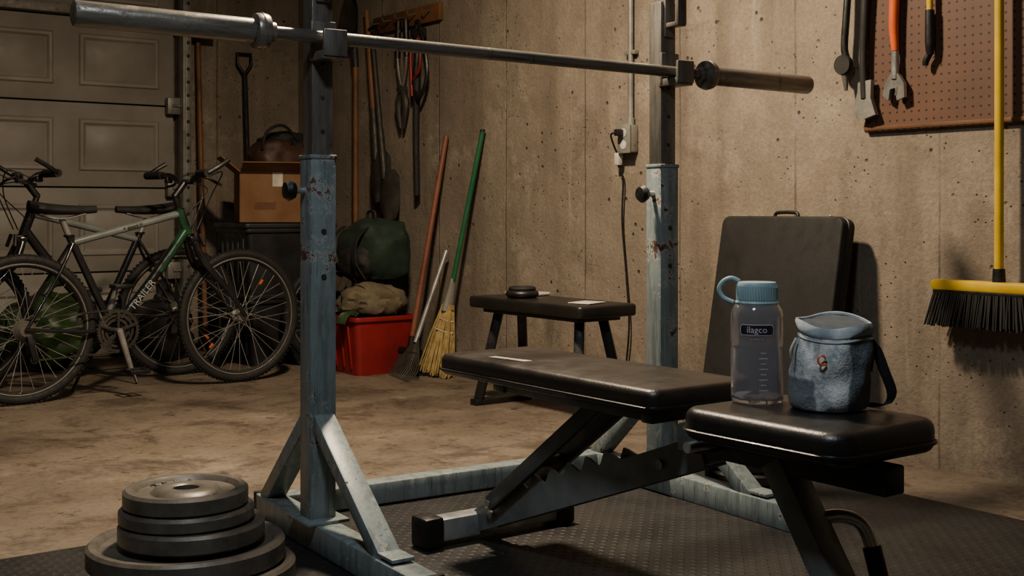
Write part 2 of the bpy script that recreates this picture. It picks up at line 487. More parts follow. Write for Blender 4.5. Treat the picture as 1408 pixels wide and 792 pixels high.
for i in range(30):
    b.cyl((tx+.04, WB-.044, .1+i*.07), (tx+.04, WB-.036, .1+i*.07), .009, 'doorgap', n=10)
    b.cyl((tx+.02, WB-.1405, .1+i*.07), (tx+.02, WB-.138, .1+i*.07), .010, 'doorgap', n=10)
for i in range(1, 5):
    z = FZ+i*sec
    b.box((tx-.04, WB-.075, z), (.07, .045, .09), 'galv', .006)
    b.cyl((tx-.05, WB-.10, z), (tx+.015, WB-.10, z), .008, 'galv', n=10)
    b.cyl((tx+.002, WB-.10, z), (tx+.014, WB-.10, z), .024, 'white', n=16)
b.sweep([(tx+.005, WB-.09, 2.15), (tx+.005, WB-.12, 2.27), (tx+.005, WB-.26, 2.37), (tx+.005, WB-.6, 2.38), (tx+.005, WB-2.4, 2.38)], .018, 'galv', 8, 4)
b.build('garage_door')

# ------------------------------------------------------------------ squat rack + barbell
Rk = (1.225, 2.41, 0); Ry = radians(-3.4); W = .99
b = MB()
for sx, x in ((1, 0), (-1, W)):
    b.box((x, 0, .431+.03), (.062, .062, .862-.06), 'paint', .005)
    b.box((x, 0, .862+.002), (.0655, .0655, .010), 'paint', .003)
    b.box((x, 0, 1.075), (.051, .051, .45), 'post', .004)
    for i in range(5):
        b.cyl((x, -.0270, .92+i*.075), (x, -.0250, .92+i*.075), .005, 'iron_d', n=12)
    b.box((x, -.055, 1.083), (.056, .075, .02), 'post', .003)
    b.box((x, -.092, 1.108), (.056, .010, .058), 'post', .003)
    b.box((x, -.029, 1.12), (.060, .010, .085), 'post', .003)
    b.box((x-.0, -.05, 1.235), (.03, .06, .012), 'post', .002)
    b.box((x-.0, -.077, 1.275), (.03, .010, .085), 'post', .003)
    b.box((x, -.029, 1.26), (.034, .008, .11), 'post', .002)
    b.box((x, -.10, .03), (.06, .82, .06), 'paint', .005)
    b.box((x, -.512, .032), (.064, .012, .064), 'blk', .003)
    b.box((x, .31, .032), (.064, .012, .064), 'blk', .003)
    b.box((x, 0, .064), (.10, .12, .008), 'paint', .002)
    b.beam((x, -.022, .285), (x, -.35, .05), .05, .035, 'paint', .004)
    b.beam((x, .022, .285), (x, .28, .05), .05, .035, 'paint', .004)
    b.box((x, -.375, .068), (.05, .07, .008), 'paint', .002)
    b.cyl((x-.03, 0, .79), (x-.055, 0, .79), .008, 'chrome', n=12)
    b.lathe([(0.004, -.012), (.018, -.010), (.024, 0), (.018, .012), (.008, .016)], 'blk', 20, (x-.068, 0, .79), 'x')
    for z in (.70, .60):
        b.cyl((x, -.0335, z), (x, -.031, z), .006, 'iron_d', n=10)
b.box((W/2, .275, .032), (W-.06, .055, .055), 'paint', .005)
b.build('squat_rack', Rk, (0, 0, Ry))

p0 = Vector((.681, 2.376, 1.128)); p1 = Vector((2.695, 2.262, 1.103)); L = (p1-p0).length
b = MB(); sl = .400
def sleeve(o, d):
    pr = [(.008, 0), (.019, 0), (.0250, .003), (.0258, .006), (.0258, sl-.035), (.024, sl-.033), (.036, sl-.031), (.038, sl-.026), (.038, sl-.008), (.036, sl-.003), (.022, sl), (.022, sl+.012), (.015, sl+.014)]
    b.lathe([(r, o+d*z) for r, z in pr], 'bar', 36, axis='x')
    b.torus((o+d*(sl-.017), 0, 0), .0375, .0025, 'bar', 'x', 40, 6)
sleeve(0, 1); sleeve(L, -1)
b.cyl((sl, 0, 0), (L-sl, 0, 0), .0145, 'barshaft', n=24)
for q in (.55, .95, L-.95, L-.55): b.torus((q, 0, 0), .0143, .0008, 'iron_d', 'x', 24, 6)
b.build('barbell', p0, (0, math.asin((p0.z-p1.z)/L), atan2(p1.y-p0.y, p1.x-p0.x)))

# ------------------------------------------------------------------ weight plates
def plate(b, z, r, t, c, mat='iron', rim=.022, txt=None):
    pr = [(.026, 0), (r-.006, 0), (r, .005), (r, t-.006), (r-.006, t), (r-rim+.004, t), (r-rim, t-.004), (r-rim-.004, t-.010), (.070, t-.010), (.062, t-.003), (.045, t-.001), (.030, t-.001), (.026, t-.004)]
    b.lathe([(a, z+q) for a, q in pr], mat, 64, (c[0], c[1], 0), closed=True)
    if txt:
        for kk in range(2):
            rr_ = (r-rim+.062)/2+.002
            for i, ch in enumerate(txt):
                an = kk*pi+(i-(len(txt)-1)/2)*.30
                def fn(v, an=an):
                    x = v.x; y = v.y+rr_
                    return Vector((c[0]+x*cos(an)+y*sin(an), c[1]-x*sin(an)+y*cos(an), z+t-.0105+max(v.z, 0)))
                b.text(ch, .026, mat, fn, .004)
b = MB()
plate(b, 0, .190, .046, (.016, -.010)); plate(b, .046, .193, .044, (-.004, .004), txt='45LB')
plate(b, .09, .143, .038, (.004, -.002)); plate(b, .128, .132, .030, (-.004, .004))
plate(b, .158, .122, .037, (-.006, .004), txt='25LB')
b.build('weight_plate_stack', (.895, 2.32, 0))
b = MB()
for i, r in enumerate((.115, .113, .11)): plate(b, i*.032, r, .031, ((.004, -.005, .002)[i], 0), 'iron_d')
b.build('weight_plate_stack', (2.40, 2.215, 0))

# ------------------------------------------------------------------ adjustable bench
b = MB(); A = 1.56
b.slab((A, 1.89, .408), (.262, .70, .046), .028, .014, 'vinylb', .003)
b.sweep([(A+x, 1.89+y, .398) for x, y in b.rr(.132, .351, .03)], .0035, 'vinyl2', 6, closed=True)
b.slab((1.56, 1.31, .387), (.272, .34, .054), .045, .018, 'vinyl', .002, taper=.03)
b.sweep([(1.56+x*(1+.03*y/.17), 1.31+y, .377) for x, y in b.rr(.1375, .171, .046)], .0035, 'vinyl2', 6, closed=True)
b.box((A, 1.31, .357), (.20, .26, .008), 'blk')
b.box((A, 1.32, .330), (.05, .36, .045), 'blk', .004)
b.box((A-.06, 1.86, .372), (.022, .50, .024), 'frame', .003); b.box((A+.06, 1.86, .372), (.022, .50, .024), 'frame', .003)
b.box((A, 1.62, .368), (.15, .03, .02), 'frame', .003); b.box((A, 2.08, .368), (.15, .03, .02), 'frame', .003)
b.box((A, 1.52, .345), (.14, .05, .05), 'frame', .004)
b.cyl((A-.09, 1.50, .335), (A+.09, 1.50, .335), .010, 'chrome', n=14)
b.box((1.60, 2.255, .038), (.34, .05, .05), 'silver', .005)
b.box((1.415, 2.255, .036), (.05, .066, .070), 'blk', .008); b.box((1.785, 2.255, .036), (.05, .066, .070), 'blk', .008)
pa = Vector((A, 2.25, .045)); pb = Vector((A, 1.50, .325))
b.beam(pa, pb, .042, .045, 'frame', .004)
Rm = frame_from(pb-pa).to_4x4()
Lb = (pb-pa).length
prof = [(0.02, -.028), (Lb-.03, -.028), (Lb-.03, .030), (.55, .030)]
x = .52
for i in range(6):
    prof += [(x, .050), (x-.012, .056), (x-.030, .036), (x-.040, .030)]; x -= .062
prof += [(.13, .030), (.02, .022)]
for yo in (-.025, .025):
    T = Matrix.Translation(pa) @ Rm @ Matrix.Translation((0, yo, 0)) @ Matrix.Rotation(pi/2, 4, 'X')
    b.prism(prof, .005, 'frame2', T)
for q in (.08, .66):
    c = pa+(pb-pa).normalized()*q
    b.cyl(c+Vector((-.034, 0, 0)), c+Vector((.034, 0, 0)), .009, 'chrome', n=12)
for yo in (-.04, .04): b.beam((A+yo, 2.165, .10), (A+yo, 1.80, .365), .016, .034, 'frame', .003)
b.cyl((A-.05, 2.165, .10), (A+.05, 2.165, .10), .009, 'chrome', n=12)
b.box((A, 2.0, .218), (.07, .02, .02), 'frame', .002)
b.beam((A, 1.37, .325), (A, 1.19, .05), .056, .045, 'frame2', .004, up=(0, 1, 0))
b.box((A, 1.175, .036), (.36, .05, .05), 'silver', .005)
b.box((A-.19, 1.175, .034), (.04, .064, .066), 'blk', .008); b.box((A+.19, 1.175, .034), (.04, .064, .066), 'blk', .008)
b.sweep([(A+.01, 1.305, .235), (A+.05, 1.285, .240), (A+.078, 1.262, .226), (A+.085, 1.245, .185)], .012, 'chrome', 14, 5)
b.sweep([(A+.085, 1.248, .192), (A+.087, 1.227, .12)], .0155, 'blk', 14)
b.add([(A-.09, 2.10, .4335), (A-.075, 1.99, .4338), (A-.055, 1.99, .4338), (A-.07, 2.10, .4335)], [(0, 1, 2, 3)], 'paper')
b.build('adjustable_weight_bench')

# ------------------------------------------------------------------ water bottle
b = MB(); R0 = .0445
o = [(0.0, .002), (.036, .002), (.041, 0), (.0445, .005), (R0, .02), (R0, .09), (.0432, .094), (.0432, .098), (R0, .102), (R0, .145), (.043, .158), (.036, .169), (.030, .173), (.030, .182)]
i_ = [(.0275, .182), (.0275, .172), (.034, .166), (.041, .156), (.0425, .145), (.0425, .012), (.038, .007), (0.0, .007)]
b.lathe(o+i_, 'glass', 56)
b.lathe([(.0, .1725), (.033, .1725), (.0345, .1745), (.0345, .202), (.032, .206), (.0, .206)], 'cap', 48)
for i in range(48):
    a = 2*pi*i/48
    b.box((.0347*cos(a), .0347*sin(a), .188), (.0016, .0022, .024), 'cap', 0, Matrix.Rotation(a, 3, 'Z'))
b.torus((0, 0, .171), .034, .0035, 'cap', 'z', 40, 8)
camdir = atan2(-1.423, -1.562)
left = camdir-pi/2
e = Vector((cos(left), sin(left), 0))
b.sweep([e*.030+Vector((0, 0, .2065)), e*.044+Vector((0, 0, .212)), e*.058+Vector((0, 0, .205)), e*.064+Vector((0, 0, .192)), e*.057+Vector((0, 0, .178)), e*.040+Vector((0, 0, .170))], .0042, 'cap', 10, 6)
def wrap(rad, zc, off=0):
    def fn(v):
        a = camdir+off+v.x/rad
        r = rad+max(v.z, -.0002)
        return Vector((r*cos(a), r*sin(a), zc+v.y))
    return fn
def patch(w, h, zc, rad, mat, rc=.006, off=0):
    f = wrap(rad, zc, off); vs = []; fs = []; n = 20
    for k in range(n+1):
        x = -w/2+w*k/n
        dd = max(0, abs(x)-(w/2-rc)); hh = h/2-rc+sqrt(max(0, rc*rc-dd*dd))
        vs += [f(Vector((x, -hh, 0))), f(Vector((x, hh, 0)))]
    for k in range(n): fs.append((2*k, 2*k+2, 2*k+3, 2*k+1))
    b.add(vs, fs, mat)
patch(.060, .0185, .127, R0+.0008, 'pink', .004); patch(.0575, .016, .127, R0+.0011, 'label', .003)
b.text('ilagco', .0155, 'pink', wrap(R0+.0013, .127), .0001)
b.text('-- ---- --', .007, 'pink', wrap(R0+.0009, .112), .0001)
for i in range(8): patch(.010 if i % 2 else .016, .0012, .025+i*.009, R0+.0004, 'pink', .0004, .25)
b.build('water_bottle', (1.562, 1.423, .4165))

# ------------------------------------------------------------------ chalk bag
b = MB()
rt = Vector((.8077, -.5896, 0)); fw = Vector((-.5896, -.8077, 0)); zz = Vector((0, 0, 1))
def bagfn(p):
    a = atan2(p.y, p.x); z = p.z
    f = min(1, z/.02)
    k = 1+f*(.020*sin(3*a+z*40)+.022*sin(5*a-z*70+1)+.08*noise.noise(Vector((p.x*26, p.y*26, z*30))))
    q = Vector((p.x*k, p.y*k*.97, z))
    tl = max(0, (z-.07)/.07)
    q.z += tl*(-p.dot(fw)*.11+.003*sin(3*a))
    q += rt*(z*.07)
    return q
pr = [(0, 0), (.054, 0), (.062, .003), (.0655, .010), (.0665, .025)]
pr += [(.0665-.005*((z-.03)/.1), z) for z in [.03+.01*i for i in range(1, 11)]]
b.lathe(pr, 'denim', 80, fn=bagfn)
b.lathe([(.0600, .124), (.0632, .128), (.0640, .134), (.0632, .142), (.0605, .146), (.0585, .145), (.0575, .136), (.0580, .126)], 'rim', 80, fn=bagfn, closed=True)
b.lathe([(.0580, .142), (.0565, .12), (.0550, .09), (.0, .088)], 'liner', 60, fn=bagfn)
b.lathe([(0, .098), (.03, .100), (.050, .095), (.050, .090), (0, .09)], 'chalk', 40, fn=bagfn)
b.lathe([(.0622, .117), (.0640, .120), (.0622, .123), (.0605, .120)], 'rim', 80, fn=bagfn, closed=True)
b.ribbon([rt*.066+zz*.112+fw*.01, rt*.078+zz*.095+fw*.012, rt*.090+zz*.062+fw*.014, rt*.103+zz*.028+fw*.01, rt*.100+zz*.008, rt*.085+zz*.004, rt*.066+zz*.006], rt*.013+fw*.010+zz*.006, .002, 'blkm')
b.sweep([rt*.066+zz*.118, rt*.076+zz*.105, rt*.072+zz*.06], .0025, 'blk', 8, 5)
b.sweep([-rt*.058+fw*.02+zz*.118, -rt*.068+fw*.025+zz*.10, -rt*.066+fw*.02+zz*.085], .002, 'white', 8, 5)
c0 = fw*.0655-rt*.026+zz*.088
b.sweep([c0+rt*.009*cos(t*.9)*(.5+t/10)+zz*(.009*sin(t*.9)*(.5+t/10)) for t in range(0, 7)], .0016, 'orange', 6, 4)
b.build('chalk_bag', (1.605, 1.305, .4170))

# ------------------------------------------------------------------ low bench by the wall
b = MB()
b.slab((2.76, 3.545, .392), (.27, .69, .044), .02, .01, 'vinyl', .002)
b.box((2.76, 3.545, .362), (.20, .58, .018), 'blk', .003)
for y, s_ in ((3.30, -1), (3.79, 1)):
    for xo in (-.09, .09):
        b.beam((2.76+xo*.6, y, .36), (2.76+xo*1.25, y+s_*.06, FZ+.012), .035, .035, 'blk', .004)
    b.box((2.76, y+s_*.03, .18), (.16, .03, .03), 'blk', .003)
    b.box((2.76, y+s_*.062, FZ+.012), (.27, .045, .024), 'blk', .004)
b.box((2.76, 3.545, .185), (.03, .54, .03), 'blk', .003)
b.build('low_flat_bench')
b = MB()
b.torus((0, 0, .014), .050, .014, 'blk', 'z', 40, 10); b.torus((.0, 0, .034), .045, .008, 'blkm', 'z', 40, 8)
b.cyl((0, 0, .002), (0, 0, .02), .035, 'blkm')
b.build('resistance_band_roll', (2.72, 3.66, .4165))
b = MB(); b.box((0, 0, .002), (.11, .09, .003), 'paper', .001, Matrix.Rotation(.3, 3, 'Z')); b.build('paper_sheet', (2.74, 3.30, .4165))
b = MB(); b.slab((0, 0, .006), (.10, .17, .012), .02, .005, 'white', R=Matrix.Rotation(.2, 3, 'Z')); b.build('folded_cloth', (2.82, 3.76, .4165))

# ------------------------------------------------------------------ folded case leaning on wall
b = MB()
w, h, t = .53, .735, .07
b.slab((0, 0, h/2), (w, h, t-.008), .03, .008, 'blkm', R=Matrix(((0, 0, 1), (1, 0, 0), (0, 1, 0))))
b.sweep([(0, x, h/2+y) for x, y in b.rr(w/2, h/2, .03)], .004, 'blk', 8, closed=True)
b.sweep([(0, -.05, h-.002), (0, -.045, h+.014), (0, 0, h+.017), (0, .045, h+.014), (0, .05, h-.002)], .006, 'blk', 10, 4)
for y in (-.18, .18): b.box((0, y, h), (.03, .035, .012), 'chrome', .002)
b.build('folding_table_case', (2.885, 2.625, FZ+.010), (0, radians(10), radians(-3)))

# ------------------------------------------------------------------ pegboard & tools
b = MB()
b.box((3.070, 1.755, 1.49), (.005, 1.19, 1.0), 'peg')
for y in (1.17, 2.34): b.box((3.0775, y, 1.49), (.010, .03, .99), 'plank')
for z in (.998, 1.98): b.box((3.071, 1.755, z), (.012, 1.20, .012), 'plank', .002)
b.build('pegboard')
def hook(b, y, z, dx=.03):
    b.sweep([(3.0665, y, z+.01), (3.064-dx*.6, y, z), (3.064-dx, y, z+.004), (3.064-dx-.004, y, z+.016)], .0022, 'galv', 6, 3)
mm = Matrix(((0, 0, 1, 0), (1, 0, 0, 0), (0, 1, 0, 0), (0, 0, 0, 1)))
b = MB(); y = 2.335
b.sweep([(3.045, y, 1.09), (3.043, y+.004, 1.20), (3.043, y, 1.32), (3.043, y-.006, 1.43)], [.013, .012, .013, .015], 'blkm', 12, 4)
b.prism([(-.028, .055), (.02, .05), (.022, .02), (.046, -.055), (.0, -.064), (-.044, -.052), (-.026, 0)], .016, 'galv', Matrix.Translation((3.045, y, 1.09)) @ mm)
b.build('hatchet')
b = MB(); y = 2.412
b.sweep([(3.05, y-.01, 1.21), (3.045, y+.0, 1.25), (3.045, y-.006, 1.34), (3.05, y-.01, 1.43)], .012, 'blk', 10, 4)
b.lathe([(.0, 0), (.030, 0), (.032, .006), (.030, .02), (0, .022)], 'blkm', 24, (3.03, y, 1.20), 'x')
b.sweep([(3.045, y, 1.19), (3.045, y-.006, 1.12)], [.014, .006], 'iron', 10)
b.build('tin_snips')
b = MB(); y = 2.225
b.sweep([(3.045, y, 1.225), (3.043, y+.004, 1.30), (3.043, y, 1.40), (3.043, y-.004, 1.46)], [.011, .015, .016, .013], 'orange', 12, 4)
b.sweep([(3.045, y, 1.235), (3.045, y, 1.14)], [.009, .013], 'chrome', 12)
b.prism([(-.014, .03), (.014, .03), (.034, .0), (.040, -.035), (.020, -.048), (.014, -.015), (-.004, -.012), (-.01, -.05), (-.036, -.042), (-.034, 0)], .014, 'chrome', Matrix.Translation((3.045, y, 1.125)) @ mm)
b.sweep([(3.045, y-.006, 1.09), (3.045, y-.012, 1.115)], .008, 'iron', 12)
b.torus((3.043, y-.004, 1.475), .009, .003, 'orange', 'x', 20, 6)
b.build('adjustable_wrench')
b = MB(); y = 2.105
b.sweep([(3.045, y, 1.20), (3.043, y, 1.24), (3.043, y, 1.33)], [.010, .014, .013], 'blk', 14, 3)
b.sweep([(3.043, y, 1.325), (3.043, y, 1.43)], [.009, .011], 'yellow', 12)
b.sweep([(3.045, y, 1.205), (3.045, y+.014, 1.185), (3.045, y+.016, 1.17)], [.009, .010, .008], 'blk', 10, 3)
b.build('utility_knife')
b = MB()
for y, z in ((2.335, 1.44), (2.40, 1.44), (2.105, 1.44), (2.225, 1.488)): hook(b, y, z, .035)
hook(b, 1.875, 1.925, .045)
b.build('pegboard_hook')

# push broom
b = MB(); y = 1.875; xx = 3.026; dz = -.014
b.sweep([(xx, y, .565+dz), (xx, y-.001, 1.2), (xx, y, 1.90)], .0125, 'yellow', 16)
b.cyl((xx, y, .545+dz), (xx, y, .60+dz), .019, 'blk', .016, 18)
b.box((xx, y, .548+dz), (.055, .40, .030), 'yellow', .008)
b.box((xx, y, .530+dz), (.050, .385, .012), 'blk', .003)
for i in range(76):
    for j in range(7):
        yy = y-.19+.38*i/75+random.uniform(-.003, .003); x0_ = xx-.022+.044*j/6
        dy = (i/75-.5)*.05+random.uniform(-.006, .006); dx = (j/6-.5)*.018
        b.cyl((x0_, yy, .528+dz), (min(x0_+dx+random.uniform(-.003, .003), 3.056), yy+dy, .434+dz+random.uniform(-.005, .005)), .0028, 'bristle', .0024, 5)
b.torus((xx, y, 1.915), .018, .003, 'blk', 'x', 20, 6)
b.build('push_broom')

# ------------------------------------------------------------------ outlet, conduit, cord
b = MB(); oy = 3.44
b.box((WA-.022, oy, 1.02), (.040, .066, .105), 'galv', .006)
b.box((WA-.045, oy, 1.02), (.006, .070, .11), 'galv', .002)
for z in (.997, 1.043):
    b.lathe([(0, 0), (.016, 0), (.017, -.002), (0, -.003)], 'white', 20, (WA-.048, oy, z), 'x')
b.cyl((WA-.016, oy-.005, 1.07), (WA-.016, oy-.005, 2.45), .0105, 'galv', n=14)
b.cyl((WA-.016, oy-.005, 1.07), (WA-.016, oy-.005, 1.10), .015, 'galv', n=14)
for z in (1.35, 1.85): b.box((WA-.013, oy-.005, z), (.022, .06, .016), 'galv', .002)
b.build('electrical_outlet')
b = MB()
b.box((WA-.066, oy+.008, 1.043), (.03, .026, .026), 'blk', .005)
b.sweep([(WA-.079, oy+.01, 1.043), (WA-.085, oy+.03, 1.035), (WA-.06, oy+.045, 1.00), (WA-.035, oy+.05, .965)], .004, 'blk', 8, 5)
b.box((WA-.03, oy+.05, .945), (.024, .026, .05), 'white', .005)
b.sweep([(WA-.03, oy+.05, .92), (WA-.02, oy+.035, .86), (WA-.015, oy+.045, .7), (WA-.012, oy+.025, .5), (WA-.02, oy+.0, .3), (WA-.015, oy+.03, .1), (WA-.03, oy+.02, FZ+.004), (WA-.1, oy-.2, FZ+.004)], .0038, 'blk', 8, 6)
b.build('power_cord')

# ------------------------------------------------------------------ brooms
b = MB()
base = Vector((2.93, 4.61, 0)); top = Vector((3.060, 4.415, 1.10)); d = (top-base).normalized()
b.cyl(base+d*.38, top, .0115, 'green', n=14); b.lathe([(.0, 0), (.012, 0), (.012, .008), (0, .012)], 'blk', 12, top)
wv = Vector((-.25, .95, 0)).normalized(); wv = (wv-d*wv.dot(d)).normalized()
b.sweep([base+d*.30, base+d*.38, base+d*.45], [.030, .022, .013], 'galv', 14, 3, flat=.7)
for i in range(280):
    a = random.uniform(-1, 1); c = random.uniform(-1, 1)
    s0 = base+d*.33+wv*a*.026+d.cross(wv)*c*.014
    s1 = base+d*(.19)+wv*a*.060+d.cross(wv)*c*.026
    s2 = base+wv*(a*.090+random.uniform(-.01, .01))+d.cross(wv)*c*.034+d*random.uniform(.0, .03)
    s2.z = max(s2.z, FZ+.003)
    b.sweep([s0, s1, s2], .0024, 'straw', 4, 0)
for q, ww in ((.31, .034), (.26, .044), (.21, .056)):
    pts = [base+d*q+wv*ww*cos(t*pi/8)+d.cross(wv)*ww*.45*sin(t*pi/8) for t in range(16)]
    b.sweep(pts, .0025, 'red' if q > .3 else 'paper', 6, closed=True)
b.build('straw_broom')
b = MB()
base = Vector((2.87, 4.79, .0)); top = Vector((3.062, 4.745, 1.095)); d = (top-base).normalized()
b.cyl(base+d*.12, top, .0125, 'woodred', n=14)
b.cyl(base+d*.10, base+d*.17, .018, 'blk', .014, 14)
b.box(base+d*.10, (.05, .15, .03), 'blk', .006, Matrix.Rotation(.15, 3, 'Y'))
for i in range(30):
    for j in range(4):
        p = base+d*.09+Vector((-.018+.012*j, -.07+.14*i/29, 0))
        b.cyl(p, (p.x+(j-1.5)*.006, p.y+(i/29-.5)*.02, FZ+.002), .002, 'bristle', n=4)
b.build('floor_brush', (0, -.03, 0))
b = MB()
base = Vector((2.80, 4.66, 0)); top = Vector((3.04, 4.68, .56)); d = (top-base).normalized()
b.cyl(base+d*.16, top, .011, 'alloy', n=12)
for i in range(13):
    a = (i/12-.5)
    e = base+Vector((a*.05-.02, a*.24, 0)); e.z = FZ+.004
    b.sweep([base+d*.2, base+d*.12+Vector((0, a*.10, 0)), base+d*.03+Vector((-.01, a*.22, 0)), e+Vector((-.015, 0, 0))], .003, 'iron_d', 5, 3)
b.beam(base+d*.11+Vector((0, -.06, 0)), base+d*.11+Vector((0, .06, 0)), .006, .012, 'iron_d', .001)
b.build('garden_rake')

# ------------------------------------------------------------------ wall-hung garden tools
b = MB()
b.box((WA-.014, 5.09, 1.69), (.024, .63, .085), 'plank', .003)
for y in (4.85, 4.98, 5.10, 5.22, 5.34): b.sweep([(WA-.026, y, 1.70), (WA-.07, y, 1.69), (WA-.078, y, 1.71)], .004, 'iron', 6)
b.build('tool_rack_board')
def shovel(name, p_low, p_top, grip=True, mat='wood'):
    b = MB(); p_low = Vector(p_low); p_top = Vector(p_top)
    d = (p_top-p_low); Lh = d.length
    b.M = Matrix.Translation(p_low) @ Vector((0, 0, 1)).rotation_difference(d.normalized()).to_matrix().to_4x4() @ Matrix.Rotation(-pi/2, 4, 'Z')
    b.sweep([(0, 0, -.02), (0, 0, .12), (0, 0, .25)], [.019, .018, .016], 'iron_d', 12)
    b.sweep([(0, 0, .22), (0, 0, Lh)], .0145, mat, 12)
    b.blade(.20, .26, .035, 'iron_d', Matrix.Translation((0, -.01, .02)), .45)
    if grip:
        b.sweep([(0, 0, Lh-.02), (-.05, 0, Lh+.05), (-.05, 0, Lh+.085), (.05, 0, Lh+.085), (.05, 0, Lh+.05), (0, 0, Lh-.02)], .009, 'blk', 10)
    return b.build(name)
shovel('garden_shovel', (3.02, 5.30, 1.02), (3.055, 5.46, 1.78), grip=False)
shovel('garden_shovel', (3.01, 5.20, .92), (3.045, 5.38, 1.60), mat='iron_d')
b = MB()
b.sweep([(3.045, 5.56, .70), (3.045, 5.56, 1.58)], .015, 'wood', 12)
b.M = Matrix.Translation((3.03, 5.56, 1.60)) @ Matrix.Rotation(pi, 4, 'X') @ Matrix.Rotation(pi/2, 4, 'Z')
b.blade(.20, .27, .03, 'iron_d', Matrix.Identity(4), .5)
b.M = Matrix(); b.cyl((3.045, 5.56, 1.50), (3.035, 5.56, 1.63), .018, 'iron_d')
b.cyl((3.045, 5.56, FZ), (3.045, 5.56, .72), .015, 'wood')
b.build('spade')
b = MB(); yl = 5.08
for s_ in (-1, 1):
    b.sweep([(3.04, yl, 1.34), (3.04, yl+s_*.035, 1.44), (3.04, yl+s_*.045, 1.56), (3.04, yl+s_*.03, 1.64)], .010, 'iron', 10, 4)
    b.sweep([(3.04, yl+s_*.045, 1.50), (3.04, yl+s_*.035, 1.68)], .015, 'blk', 10)
    b.sweep([(3.04, yl, 1.34), (3.04, yl+s_*.035, 1.27), (3.04, yl+s_*.015, 1.15)], [.014, .020, .006], 'iron_d', 8, 4)
b.cyl((3.02, yl, 1.34), (3.06, yl, 1.34), .022, 'iron_d')
b.build('garden_loppers')
b = MB(); yl = 4.94
b.sweep([(3.04, yl, 1.66), (3.035, yl-.01, 1.5), (3.035, yl+.01, 1.36)], [.014, .018, .018], 'blk', 10, 4)
b.sweep([(3.03, yl+.03, 1.60), (3.025, yl+.035, 1.48), (3.03, yl+.03, 1.30)], .008, 'red', 10, 4)
b.sweep([(3.04, yl, 1.40), (3.04, yl+.01, 1.15), (3.04, yl, .82)], [.019, .016, .015], 'blkm', 10, 4)
b.sweep([(3.03, yl-.02, 1.66), (3.02, yl-.10, 1.52), (3.02, yl-.12, 1.38), (3.02, yl-.05, 1.28), (3.03, yl, 1.32)], .010, 'blk', 8, 5)
b.sweep([(3.03, yl-.02, 1.62), (3.02, yl-.06, 1.52), (3.02, yl-.05, 1.42), (3.02, yl, 1.38)], .006, 'red', 8, 5)
b.box((3.04, yl-.01, 1.60), (.04, .10, .05), 'blkm', .01)
b.build('string_trimmer')
b = MB()
b.sweep([(2.74, 6.18, FZ+.3), (2.74, 6.28, 1.52)], .014, 'blkm', 12)
b.sweep([(2.74, 6.28, 1.50), (2.70, 6.285, 1.56), (2.70, 6.29, 1.62), (2.78, 6.29, 1.62), (2.78, 6.285, 1.56), (2.74, 6.28, 1.50)], .010, 'blk', 10)
b.box((2.74, 6.15, FZ+.17), (.40, .02, .34), 'tote', .008, Matrix.Rotation(radians(-5), 3, 'X'))
b.build('snow_shovel')
b = MB()
b.sweep([(2.47, 6.17, FZ), (2.47, 6.285, 1.68)], .015, 'wood', 12)
b.sweep([(2.47, 6.285, 1.66), (2.47, 6.27, 1.74), (2.47, 6.20, 1.76)], .008, 'iron', 8, 4); b.box((2.47, 6.19, 1.72), (.14, .006, .09), 'iron', .002)
b.build('garden_hoe')

# ------------------------------------------------------------------ bikes
def wheel(b, cx, r, cassette=False):
    c = Vector((cx, 0, r))
    b.torus(c, r-.019, .019, 'rubber', 'y', 72, 12)
    for i in range(90):
        a = 2*pi*i/90
        for yo in (-.009, .009):
            p = c+Vector((cos(a+(.02 if yo > 0 else 0))*(r-.001), yo, sin(a+(.02 if yo > 0 else 0))*(r-.001)))
            b.box(p, (.004, .009, .010), 'rubber', 0, Matrix.Rotation(-a, 3, 'Y'))
    b.lathe([(r-.034, -.010), (r-.030, -.013), (r-.044, -.012), (r-.052, 0), (r-.044, .012), (r-.030, .013), (r-.034, .010)], 'rimdark', 72, c, 'y', closed=True)
    for yo in (-.0125, .0125): b.torus(c+Vector((0, yo, 0)), r-.038, .0022, 'chrome', 'y', 72, 6)
    b.lathe([(.006, -.05), (.010, -.048), (.010, -.036), (.024, -.034), (.024, -.030), (.014, -.026), (.014, .026), (.024, .030), (.024, .034), (.010, .036), (.010, .048), (.006, .05)], 'alloy', 20, c, 'y')
    for i in range(32):
        a = 2*pi*i/32; sg = 1 if i % 2 else -1; k = 1 if (i//2) % 2 else -1
        h = c+Vector((cos(a+k*1.2)*.022, sg*.032, sin(a+k*1.2)*.022))
        e = c+Vector((cos(a)*(r-.050), 0, sin(a)*(r-.050)))
        b.cyl(h, e, .0012, 'chrome', n=5)
    for a in (.9, 3.9):
        p = c+Vector((cos(a)*(r*.62), .012, sin(a)*(r*.62))); b.box(p, (.026, .006, .010), 'orange', .003, Matrix.Rotation(-a, 3, 'Y'))
    if cassette:
        for i in range(6): b.lathe([(.02, -.028-.004*i), (.045-.004*i, -.028-.004*i), (.045-.004*i, -.030-.004*i), (.02, -.030-.004*i)], 'iron', 28, c, 'y')

